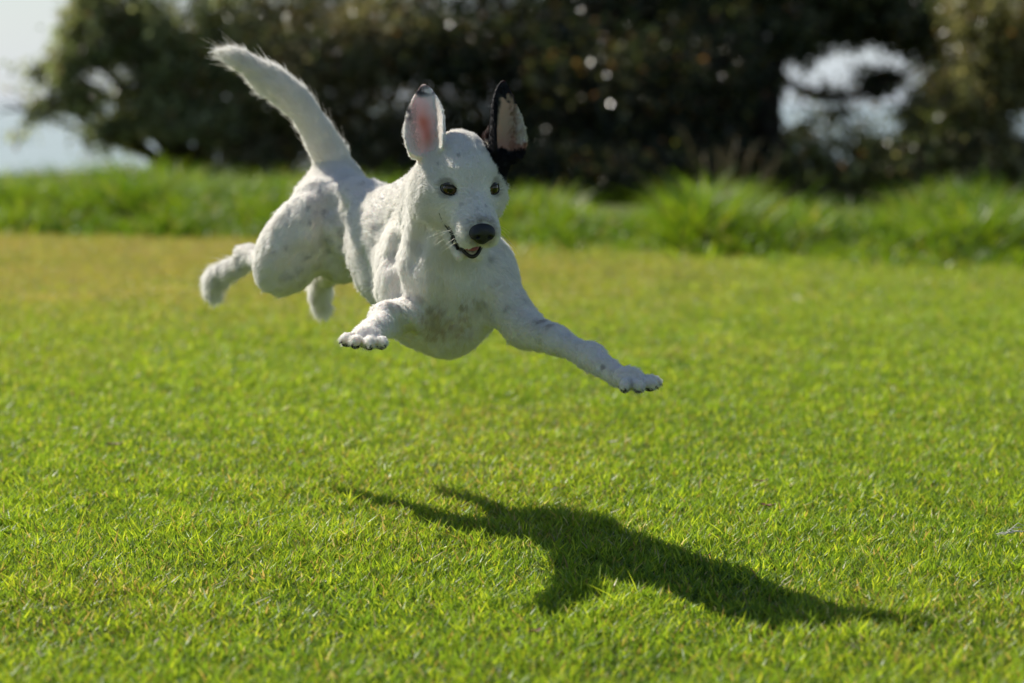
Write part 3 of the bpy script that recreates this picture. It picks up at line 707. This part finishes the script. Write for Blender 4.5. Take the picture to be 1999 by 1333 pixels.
# slight unevenness of muscle and skin
_t = np.vstack([BQ[:, [0, 1, 2]], BQ[:, [0, 2, 3]]]); _n = np.cross(BV[_t[:, 1]] - BV[_t[:, 0]], BV[_t[:, 2]] - BV[_t[:, 0]])
_vn = np.zeros_like(BV)
for i in range(3): np.add.at(_vn, _t[:, i], _n)
_vn /= np.linalg.norm(_vn, axis=1)[:, None] + 1e-12
_am = np.clip((np.linalg.norm(BV - HC, axis=1) - .08) / .05, 0, 1) 
for q_ in [P(1228, 738, 2.585), P(714, 658, 2.60)] : _am *= np.clip((np.linalg.norm(BV - q_, axis=1) - .045) / .03, 0, 1)
for p in PR:
    if p['t'] == 'ear': _am *= np.clip((prim_d(p, BV[:, 0], BV[:, 1], BV[:, 2]) - .004) / .02, 0, 1)
BV = BV + _vn * (_am * (.0075 * (vnoise(BV[:, 0] * 24 + 2, BV[:, 1] * 24, BV[:, 2] * 13) - .5) + .0028 * (vnoise(BV[:, 0] * 75, BV[:, 1] * 75, BV[:, 2] * 40) - .5)))[:, None]
EARR = [p for p in PR if p['name'] == 'ear_r'][0]; EARL = [p for p in PR if p['name'] == 'ear_l'][0]
def head_local(p):
    q = p - HC; return q @ hl, q @ hf, q @ hu
def smooth(x, a, b):
    t = np.clip((x - a) / (b - a), 0, 1); return t * t * (3 - 2 * t)
SPOTS = []
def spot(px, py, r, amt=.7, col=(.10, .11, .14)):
    """a small pigment mark on the coat where the line of sight meets the body"""
    v = nrm(P(px, py, 3.0) - np.array([0, 0, CAMH])); o = np.array([0, 0, CAMH])
    ts = np.linspace(2.45, 3.6, 900); q = o + v * ts[:, None]; d = sdf(q)
    if (d < 0).any():
        SPOTS.append((q[int(np.argmax(d < 0))], r, amt, np.array(col)))
for a in ((896, 303, .0030), (857, 322, .0035), (932, 408, .0045), (936, 437, .0045), (905, 388, .004, .5), (925, 402, .003, .5), (948, 404, .003, .4), (903, 398, .004, .5), (915, 432, .004, .3),
          (750, 385, .006, .5), (722, 372, .006, .4), (735, 405, .005, .5), (690, 395, .006, .4), (705, 360, .006, .4), (735, 442, .006, .6), (728, 425, .005, .4), (765, 380, .005, .5), (660, 365, .006, .3),
          (820, 580, .007, .3, (.16, .12, .08)), (865, 600, .012, .25, (.30, .18, .08)), (940, 590, .010, .28, (.22, .16, .08)), (955, 505, .007, .35, (.2, .18, .13)), (912, 585, .007, .4, (.24, .15, .08)), (850, 640, .030, .42, (.50, .36, .16)), (885, 640, .026, .38, (.52, .36, .16)), (842, 600, .008, .3, (.20, .15, .08)), (905, 598, .008, .45, (.22, .14, .07)), (925, 583, .007, .5, (.16, .12, .07)),
          (1052, 628, .010, .55, (.25, .19, .16)), (1068, 638, .008, .45, (.25, .19, .16)), (990, 600, .006, .4), (1020, 585, .005, .3), (800, 582, .006, .5), (780, 600, .005, .4), (745, 645, .006, .4), (1175, 718, .005, .7),
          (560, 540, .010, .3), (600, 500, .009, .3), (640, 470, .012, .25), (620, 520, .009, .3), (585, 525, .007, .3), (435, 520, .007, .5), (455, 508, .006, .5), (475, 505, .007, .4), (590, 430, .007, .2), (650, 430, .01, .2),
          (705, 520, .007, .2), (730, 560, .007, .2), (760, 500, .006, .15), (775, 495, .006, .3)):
    spot(*a)
def coat(p, roots=True):
    """coat or skin colour at points p"""
    n = len(p)
    c = np.tile(np.array([.97, .955, .925]) if roots else np.array([.90, .85, .79]), (n, 1))
    v = vnoise(p[:, 0] * 60, p[:, 1] * 60, p[:, 2] * 60)
    c *= (.92 + .08 * v)[:, None]
    v2 = vnoise(p[:, 0] * 190, p[:, 1] * 190, p[:, 2] * 190)
    # faint freckling of the rump and back
    fz = vnoise(p[:, 0] * 130 + 9, p[:, 1] * 130, p[:, 2] * 130)
    body = smooth(p[:, 1], 2.98, 3.08) * (p[:, 2] < P(650, 345, 3.3)[2])
    k = smooth(fz, .72, .9) * body * .35
    c = c * (1 - k[:, None]) + np.array([.14, .14, .17]) * k[:, None]
    for q, r, amt, cc in SPOTS:
        d = np.linalg.norm(p - q, axis=1) + (v2 - .5) * r * 1.6
        k = (1 - smooth(d, r * .15, r * 1.05)) * amt * .75
        c = c * (1 - k[:, None]) + cc * k[:, None]
    l, f, u = head_local(p)
    black = np.array([.012, .012, .014]); pink = np.array([.55, .27, .20]); tan = np.array([.50, .38, .25])
    # black patch round the base of the dog's left ear
    e = EARL; q = p - e['B']; V = (q @ e['v']) / e['L']; U = (q @ e['u']) / e['W']; Wn = q @ e['w']
    dep = e['depth'] * (1 - .75 * np.clip(V, 0, 1)); inner = Wn - dep * U * U
    nearL = prim_d(e, p[:, 0], p[:, 1], p[:, 2]) < .004
    wob = (vnoise(p[:, 0] * 200, p[:, 1] * 200, p[:, 2] * 200) - .5) * .25
    isin = smooth(inner, -.0008, .0008)
    blk = np.maximum(1 - isin, smooth(V + wob, .70, .80))
    side = U * LSIDE
    blk = np.maximum(blk, smooth(-side + wob * .8 + (V - .3) * .6, .25, .6))
    innc = tan[None] * (1 - smooth(1 - V, .5, .9))[:, None] + np.array([.50, .27, .19])[None] * smooth(1 - V, .5, .9)[:, None]
    colL = innc * (1 - blk[:, None]) + black * blk[:, None]
    rim = (smooth(side, .55, .8) * (1 - smooth(V, .62, .74)) * smooth(V, .16, .22))[:, None]; colL0 = innc * (1 - rim) + np.array([.74, .68, .56]) * rim; innc = colL0
    m = (nearL & (V > .0)); blk = np.maximum(blk, 1 - smooth(V, .10, .16)); colL = innc * (1 - blk[:, None]) + black * blk[:, None]
    c[m] = colL[m]
    pc = Hd(.045, .004, .024)
    dq = p - pc
    dd = np.sqrt(((dq @ hl) / .0235) ** 2 + ((dq @ hf) / .036) ** 2 + ((dq @ hu) / .040) ** 2) + wob
    k = (1 - smooth(dd, .85, 1.0)) * (~m)
    c = c * (1 - k[:, None]) + black * k[:, None]
    # the other ear: pink inside, backlit orange glow painted into its core, dark marks along the rim and tip
    e = EARR; q = p - e['B']; V = (q @ e['v']) / e['L']; U = (q @ e['u']) / e['W']; Wn = q @ e['w']
    dep = e['depth'] * (1 - .75 * np.clip(V, 0, 1)); inner = Wn - dep * U * U
    near = (prim_d(e, p[:, 0], p[:, 1], p[:, 2]) < .004) & (V > .05)
    isin = smooth(inner, -.0005, .001)
    pk = isin * np.exp(-((U + .06 + .25 * (V - .3)) / .50) ** 2 - ((V - .38) / .36) ** 4) * (.72 + .5 * (vnoise(p[:, 0] * 90, p[:, 1] * 90, p[:, 2] * 60) - .5))
    core = np.exp(-((U + .05) / .35) ** 2 - ((V - .36) / .22) ** 2)[:, None]
    cR = c * (1 - pk[:, None]) + (np.array([.70, .36, .22]) * (1 - core) + np.array([.62, .16, .08]) * core) * pk[:, None]
    side = U * RSIDE
    dk = smooth(vnoise(p[:, 0] * 110 + 3, p[:, 1] * 110, p[:, 2] * 110), .24, .40) * np.maximum(smooth(V, .78, .88), smooth(-side, .62, .85) * smooth(V, .40, .52))
    dk = np.maximum(dk, (V > .91) * .5)
    cR = cR * (1 - dk[:, None] * .93) + np.array([.03, .03, .035]) * dk[:, None]
    c[near] = cR[near]
    k = (1 - smooth(np.linalg.norm(p - P(960, 255, 2.78), axis=1), .017, .020)) * (~m)
    c = c * (1 - k[:, None]) + np.array([.05, .030, .026]) * k[:, None]
    # grey skin round the nose, dark lips, dark rims and pads
    dn = np.linalg.norm(p - NOSE, axis=1)
    k = (1 - smooth(dn, .013, .024)) * .4
    c = c * (1 - k[:, None]) + np.array([.18, .13, .14]) * k[:, None]
    for ec, on, s in EYES:
        d = np.linalg.norm(p - ec, axis=1); k = (1 - smooth(d, .0130, .0160)) * .35
        c = c * (1 - k[:, None]) + np.array([.16, .12, .09]) * k[:, None]
    k = 1 - smooth(mouth_d(p), .95, 1.12)
    c = c * (1 - k[:, None]) + np.array([.04, .02, .02]) * k[:, None]
    return c
# which edge of each ear lies to the right in the picture
LSIDE = 1 if EARL['u'][0] > 0 else -1
RSIDE = 1 if EARR['u'][0] > 0 else -1

body_mat, n_, l_, b_ = mat_new("dog_skin")
at = n_.new("ShaderNodeAttribute"); at.attribute_name = "Col"; l_.new(at.outputs["Color"], b_.inputs["Base Color"])
b_.inputs["Roughness"].default_value = .8; b_.inputs["Specular IOR Level"].default_value = .2
b_.inputs["Subsurface Weight"].default_value = .35; b_.inputs["Subsurface Radius"].default_value = (1, .35, .2); b_.inputs["Subsurface Scale"].default_value = .010
dog = empty("dog", tuple(CH))
tag(dog, "small white dog with one black ear leaping over the lawn, tail up", "dog")
bme = mesh_np("body", BV, BQ.ravel(), np.full(len(BQ), 4), True, coat(BV, roots=NOFUR))
body = link("body", bme, body_mat, dog)

# --- fur strands as hair curves
def make_fur(count):
    tri = np.vstack([BQ[:, [0, 1, 2]], BQ[:, [0, 2, 3]]])
    A = BV[tri[:, 0]]; B = BV[tri[:, 1]]; C = BV[tri[:, 2]]
    N = np.cross(B - A, C - A); ar = np.linalg.norm(N, axis=1) / 2; N /= (2 * ar[:, None] + 1e-12)
    # vertex normals for a smooth direction
    vn = np.zeros_like(BV)
    for i in range(3): np.add.at(vn, tri[:, i], N * ar[:, None])
    vn /= np.linalg.norm(vn, axis=1)[:, None] + 1e-12
    cen = (A + B + C) / 3
    wt = ar.copy()
    dh = np.linalg.norm(cen - HC, axis=1); wt *= np.where(dh < .12, 2.2, 1.0)
    t = rng.choice(len(tri), count, p=wt / wt.sum())
    r1 = np.sqrt(rng.random(count))[:, None]; r2 = rng.random(count)[:, None]
    R = A[t] * (1 - r1) + B[t] * (r1 * (1 - r2)) + C[t] * (r1 * r2)
    n = vn[tri[t, 0]] * (1 - r1) + vn[tri[t, 1]] * (r1 * (1 - r2)) + vn[tri[t, 2]] * (r1 * r2)
    n /= np.linalg.norm(n, axis=1)[:, None] + 1e-12
    fl = np.zeros_like(R); ln = np.zeros(count); ws = np.zeros(count) + 1e-9
    for p in PR:
        if p['op'] == 'sub': continue
        d = prim_d(p, R[:, 0], R[:, 1], R[:, 2])
        wgt = np.exp(-np.clip(np.abs(d), 0, .1) / .006)
        fl += p['flow'] * wgt[:, None]; ln += p['fur'] * wgt; ws += wgt
    ln /= ws
    keep = np.ones(count, bool)
    # no hair inside the mouth, the sockets, under the nose, and on the pads
    keep &= mouth_d(R, .0005) > 1.02
    for ec, on, s in EYES:
        q = R - ec; la = nrm(hl - on * np.dot(hl, on)); ua = np.cross(on, la)
        keep &= ((q @ la) / .0126) ** 2 + ((q @ ua) / .0072) ** 2 > 1
    keep &= np.linalg.norm(R - NOSE, axis=1) > .0125
    for e in (EARR, EARL):
        q = R - e['B']; V = (q @ e['v']) / e['L']; U = (q @ e['u']) / e['W']; Wn = q @ e['w']
        near = (prim_d(e, R[:, 0], R[:, 1], R[:, 2]) < .003) & (V > .05)
        inner = near & (Wn - e['depth'] * (1 - .75 * np.clip(V, 0, 1)) * U * U > 0)
        ctr = inner & (np.abs(U + .02) < .6) & (V < .8)
        keep &= ~(ctr & (rng.random(count) < .98 * (1 - smooth(np.abs(U + .02) + .12 * rng.random(count), .32, .62))))
        ln[near] = .0030; ln[inner & (np.abs(U) > .55) & (V < .7)] = .0065
    R, n, fl, ln, t = R[keep], n[keep], fl[keep], ln[keep], t[keep]; m = len(R)
    fl /= np.linalg.norm(fl, axis=1)[:, None] + 1e-9
    fl -= n * (fl * n).sum(1)[:, None]
    fl /= np.linalg.norm(fl, axis=1)[:, None] + 1e-9
    nz = np.stack([vnoise(R[:, 0] * 55 + o, R[:, 1] * 55, R[:, 2] * 55) - .5 for o in (0, 31, 67)], 1)
    rnd = rng.normal(0, .16, (m, 3))
    tuft = vnoise(R[:, 0] * 150 + 5, R[:, 1] * 150, R[:, 2] * 150); tuft2 = vnoise(R[:, 0] * 70 + 5, R[:, 1] * 70, R[:, 2] * 70)
    lift = .10 + .22 * rng.random(m) + .40 * smooth(tuft, .5, .85)
    D = fl + n * lift[:, None] + nz * .75 + rnd
    D /= np.linalg.norm(D, axis=1)[:, None]
    long_ = (rng.random(m) < .05)
    L = ln * .66 * (.60 + .45 * rng.random(m) + .45 * tuft * tuft2) * np.where(long_, 1.7, 1)
    # keep strands on the outer side
    dn = (D * n).sum(1); D += n * np.clip(.12 - dn, 0, 1)[:, None]
    D /= np.linalg.norm(D, axis=1)[:, None]
    tip = R + D * L[:, None]
    # clumping: tips of neighbours lean together
    nc = m // 22
    kd = kdtree.KDTree(nc)
    for i in range(nc): kd.insert(R[i], i)
    kd.balance()
    near = np.array([kd.find(r)[1] for r in R])
    tip = tip * .48 + .52 * (R[near] + D * L[near][:, None] + (tip - tip[near]) * .15)
    K = 4
    pts = np.zeros((m, K, 3), np.float32)
    for k in range(K):
        s_ = k / (K - 1)
        pts[:, k] = R + (tip - R) * s_ + (n * (L * .16)[:, None]) * (s_ * (1 - s_) * 2)
        pts[:, k] += (np.array([0, 0, -1]) * (L * .10)[:, None]) * s_ * s_
    pts[:, 0] -= n * .0006
    rad = np.zeros((m, K), np.float32)
    base = np.where(L > .006, .00019, .00015)
    for k in range(K): rad[:, k] = base * (1 - .85 * (k / (K - 1)) ** 1.3)
    col = coat(R) * (.93 + .07 * rng.random(m))[:, None]
    return pts, rad, col
def curves_obj(name, pts, rad, col, mat, parent):
    m, K, _ = pts.shape
    cu = bpy.data.hair_curves.new(name)
    cu.add_curves([K] * m)
    cu.attributes["position"].data.foreach_set("vector", pts.reshape(-1).astype(np.float32))
    ra = cu.attributes.get("radius") or cu.attributes.new("radius", 'FLOAT', 'POINT')
    ra.data.foreach_set("value", rad.reshape(-1).astype(np.float32))
    ca = cu.attributes.new("Col", 'FLOAT_COLOR', 'CURVE')
    c4 = np.ones((m, 4), np.float32); c4[:, :3] = col
    ca.data.foreach_set("color", c4.ravel())
    cu.materials.append(mat)
    o = bpy.data.objects.new(name, cu); COL.objects.link(o)
    o.parent = parent
    o.matrix_parent_inverse = Matrix.Translation(parent.location).inverted()
    return o
fur_mat, n_, l_, b_ = mat_new("dog_fur")
at = n_.new("ShaderNodeAttribute"); at.attribute_name = "Col"; l_.new(at.outputs["Color"], b_.inputs["Base Color"])
b_.inputs["Roughness"].default_value = .55; b_.inputs["Specular IOR Level"].default_value = .25
tr = n_.new("ShaderNodeBsdfTranslucent"); l_.new(at.outputs["Color"], tr.inputs[0])
sh = n_.new("ShaderNodeMixShader"); sh.inputs[0].default_value = .45
l_.new(b_.outputs[0], sh.inputs[1]); l_.new(tr.outputs[0], sh.inputs[2]); l_.new(sh.outputs[0], n_["Material Output"].inputs[0])
if not NOFUR:
    fp, fr, fc = make_fur(380000)
    curves_obj("fur", fp, fr, fc, fur_mat, dog)

# --- eyes
def iris_mat():
    m, n, l, b = mat_new("eye_glass")
    geo = n.new("ShaderNodeAttribute"); geo.attribute_name = "Col"
    l.new(geo.outputs["Color"], b.inputs["Base Color"])
    b.inputs["Roughness"].default_value = .1; b.inputs["Specular IOR Level"].default_value = .4
    b.inputs["Coat Weight"].default_value = .3; b.inputs["Coat Roughness"].default_value = .02
    return m
EM = iris_mat(); LIDM = simple("dark_eyelid_skin", (.018, .014, .013), .45)
look = nrm(hf * .95 + hu * .22 + hl * .02)
for ec, on, s in EYES:
    mb = MB(); a1 = nrm(np.cross([0, 0, 1], on)); a2 = np.cross(on, a1)
    mb.ell(ec, (a1, a2, on), (.0102, .0102, .0102), 48, 36)
    V = np.vstack(mb.V); dv = (V - ec) / .0102
    gz_ = nrm(on * .85 + look * .4 + np.array([.0, 0, -.05])); an = np.degrees(np.arccos(np.clip(dv @ gz_, -1, 1)))
    colr = np.tile(np.array([.30, .25, .22]), (len(V), 1))
    st = (vnoise(dv[:, 0] * 14, dv[:, 1] * 14, dv[:, 2] * 14))[:, None]
    iris = np.array([.075, .042, .012]) * (.6 + .9 * st)
    colr = np.where(an[:, None] < 46, iris, colr); colr = np.where(an[:, None] > 41, colr * .25, colr)
    colr = np.where(an[:, None] < 20, np.array([.002, .002, .002]), colr)
    me = mesh_np("eye", V, np.array([i for f in mb.F for i in f]), np.array([len(f) for f in mb.F]), True, colr)
    eo = link("eye", me, EM, dog)
    # almond of dark lid skin round the eyeball
    ring = []; 
    la = nrm(hl - on * np.dot(hl, on)) * s; ua = np.cross(on, la); ua = ua * (1 if ua[2] > 0 else -1)
    for i in range(33):
        q = 2 * math.pi * i / 32
        x = math.cos(q) * .0114; y = math.sin(q) * (.0060 if math.sin(q) > 0 else .0055) + .0012 * math.cos(q)
        x *= 1 + .12 * (math.cos(q) < 0) * abs(math.cos(q)) ** 3
        dz = math.sqrt(max(.0110 ** 2 - .8 * x * x - y * y, .002 ** 2))
        ring.append(ec + la * x + ua * y + on * dz)
    m2 = MB(); m2.tube(ring, .00085, 8, False); m2.build("eyelid", LIDM, dog)

# --- nose
nm, n_, l_, b_ = mat_new("nose_leather")
vo = n_.new("ShaderNodeTexVoronoi"); vo.inputs["Scale"].default_value = 900
bp = n_.new("ShaderNodeBump"); bp.inputs["Strength"].default_value = .35; bp.inputs["Distance"].default_value = .0006
l_.new(vo.outputs["Distance"], bp.inputs["Height"]); l_.new(bp.outputs[0], b_.inputs["Normal"])
b_.inputs["Base Color"].default_value = (.012, .012, .014, 1); b_.inputs["Roughness"].default_value = .38; b_.inputs["Specular IOR Level"].default_value = .6
OLD = PR; PR = []
ell(NOSE, (.0148, .0105, .0110), HAX, k=.004, name='n')
ell(NOSE + hu * -.0080 + hf * .002, (.0075, .0075, .0070), HAX, k=.006, name='n')
for s in (-1, 1):
    ell(NOSE + hl * .0088 * s + hu * -.002 + hf * .002, (.0065, .0085, .0070), HAX, k=.004, name='n')
for s in (-1, 1):
    ell(NOSE + hl * .0072 * s + hu * -.0030 + hf * .0105, (.0026, .0048, .0022), HAX, k=.002, op='sub', name='n')
    cone(NOSE + hl * .0085 * s + hu * -.0035 + hf * .009, NOSE + hl * .0145 * s + hu * -.0065 + hf * .004, .0012, .0010, k=.001, op='sub', name='n')
cone(NOSE + hf * .0122 + hu * -.001, NOSE + hf * .0105 + hu * -.016, .0007, .0009, k=.001, op='sub', name='n')
bx_, by_, bz_ = gx, gy, gz
gx = np.arange(NOSE[0] - .024, NOSE[0] + .024, .0008); gy = np.arange(NOSE[1] - .024, NOSE[1] + .022, .0008); gz = np.arange(NOSE[2] - .024, NOSE[2] + .020, .0008)
NV, NQ = surface_nets(grid_sdf())
gx, gy, gz = bx_, by_, bz_; PR = OLD
link("nose", mesh_np("nose", NV, NQ.ravel(), np.full(len(NQ), 4)), nm, dog)

# --- mouth: dark lips, lower teeth, tongue
LIPM = simple("black_lip", (.016, .013, .013), .4, .5)
def jawpt(a, drop=0.0, out=0.0):
    """a in -1..1 along the edge of the lower jaw from one mouth corner round the chin to the other"""
    q = a * math.pi / 2
    l = math.sin(q) * (.0150 + .0075 * abs(math.sin(q)) + out); f = .036 + (math.cos(q)) * (.0450 + out) 
    u = -.0735 + .0235 * abs(math.sin(q)) ** 2.5 - drop
    return Hd(l, f, u)
lp = MB(); lp.tube([jawpt(a, .0005) for a in np.linspace(-1, 1, 41)], [.0008 + .0016 * math.cos(a * math.pi / 2) for a in np.linspace(-1, 1, 41)], 8); lp.build("lower_lip", LIPM, dog)
def hit(px, py):
    v = nrm(P(px, py, 3.0) - np.array([0, 0, CAMH])); o = np.array([0, 0, CAMH])
    q = o + v * np.linspace(2.45, 3.2, 1500)[:, None]; return q[int(np.argmax(sdf(q) < 0))] - v * .0016
ls = MB(); sp = [hit(*a) for a in ((857, 416), (862, 428), (869, 440), (877, 451), (884, 463), (889, 476), (893, 487))]
ls.tube(sp, [.0003, .0007, .0008, .0010, .0012, .0014, .0014], 8); ls.build("lip_seam", LIPM, dog)
tm = simple("tooth_enamel", (.62, .56, .40), .3, .5)
th = MB()
for a in (-.34, -.24, -.145, -.05, .05, .145, .24, .34):
    b = jawpt(a, .001, -.0035); big = 1.7 if abs(a) > .3 else 1
    th.tube([b, b + hu * .0028 * big, b + hu * .0046 * big], [.0017, .0015, .0006], 7)
for s in (-1, 1):
    for f in (.050, .040, .031):
        b = Hd(s * .0165, f + .008, -.0670); th.tube([b, b + hu * .003, b + hu * .005], [.0024, .002, .0006], 6)
th.build("teeth", tm, dog)
tg = MB(); tg.ell(Hd(0, .060, -.0665), HAX, (.0125, .020, .0036)); tg.build("tongue", simple("wet_tongue", (.42, .12, .11), .3, .5), dog)

# --- claws, pads, whiskers
CLM = simple("dark_claw", (.05, .04, .035), .35, .5)
for c, dr, up, tc, s in CLAWS:
    m = MB(); m.tube([c - dr * .004, c + dr * .0005 - up * .0005, c + dr * .0035 - up * .0025], [.0018 * s, .0015 * s, .0004], 8); m.build("claw", CLM, dog)
for c, d in ((P(757, 631, 2.655), (.25, -.2, -1)), (P(1171, 722, 2.628), (.2, -.3, -1))):
    m = MB(); d = nrm(d); m.tube([c - d * .005 + [0, .004, 0], c, c + d * .005 + [0, 0, 0]], [.0028, .0024, .0007], 8); m.build("dewclaw", CLM, dog)
PDM = simple("black_paw_pad", (.02, .018, .018), .75, .2)
for C, toes in PADS:
    up = toes[0][2]; fd = nrm(toes[1][1] + toes[2][1]); sd = np.cross(fd, up)
    m = MB(); m.ell(C - up * .0085 - fd * .002, (sd, fd, up), (.0125, .0105, .0060)); m.build("pad", PDM, dog)
    for c, dr, u2, tc, s in toes:
        m = MB(); m.ell(tc - u2 * .0048 + dr * .001, (np.cross(dr, u2), dr, u2), (.0052, .0080, .0042), 12, 8); m.build("pad", PDM, dog)
wp = []; wr = []
for s in (-1, 1):
    for i in range(11):
        b = Hd(s * (.021 + .004 * random.random()), .055 + .045 * random.random(), -.030 - .017 * random.random())
        q0 = b - hl * s * .004
        d0 = nrm(hl * s * 1.0 + hf * random.uniform(-.2, .5) - hu * random.uniform(0.1, .5)); L = random.uniform(.022, .042)
        pts = []
        for k in range(6):
            t_ = k / 5; pts.append(q0 + d0 * L * t_ + (-hf * .35 - hu * .42) * L * t_ * t_)
        wp.append(pts); wr.append([.00028 * (1 - .8 * k / 5) for k in range(6)])
for i in range(5):
    b = Hd(random.uniform(-.01, .01), .060 + .012 * random.random(), -.0860); d0 = nrm(-hu + hl * random.uniform(-.5, .5) + hf * .2)
    wp.append([b + d0 * .014 * k / 5 for k in range(6)]); wr.append([.0002 * (1 - .8 * k / 5) for k in range(6)])
curves_obj("whiskers", np.array(wp, np.float32), np.array(wr, np.float32), np.tile([.85, .82, .75], (len(wp), 1)), fur_mat, dog)
# long loose hairs of the tail
tp = []; trd = []
for i in range(150):
    j = random.uniform(2, 27); a = TL[int(j)]; b = TL[int(j) + 1]; f_ = j - int(j)
    A = P(*a[:3]); B = P(*b[:3]); c = A + (B - A) * f_; r = a[3] + (b[3] - a[3]) * f_; ax_ = nrm(B - A)
    q = nrm(np.cross(ax_, [random.gauss(0, 1) for _ in range(3)]))
    L = random.uniform(.014, .034) * (1.5 if random.random() < .08 else 1); d0 = nrm(ax_ + q * random.uniform(.15, .55))
    tp.append([c + q * r * .95 + d0 * L * k / 5 + ax_ * L * .25 * (k / 5) ** 2 for k in range(6)]); trd.append([.00022 * (1 - .8 * k / 5) for k in range(6)])
curves_obj("tail_hair", np.array(tp, np.float32), np.array(trd, np.float32), np.tile([.82, .78, .7], (len(tp), 1)), fur_mat, dog)
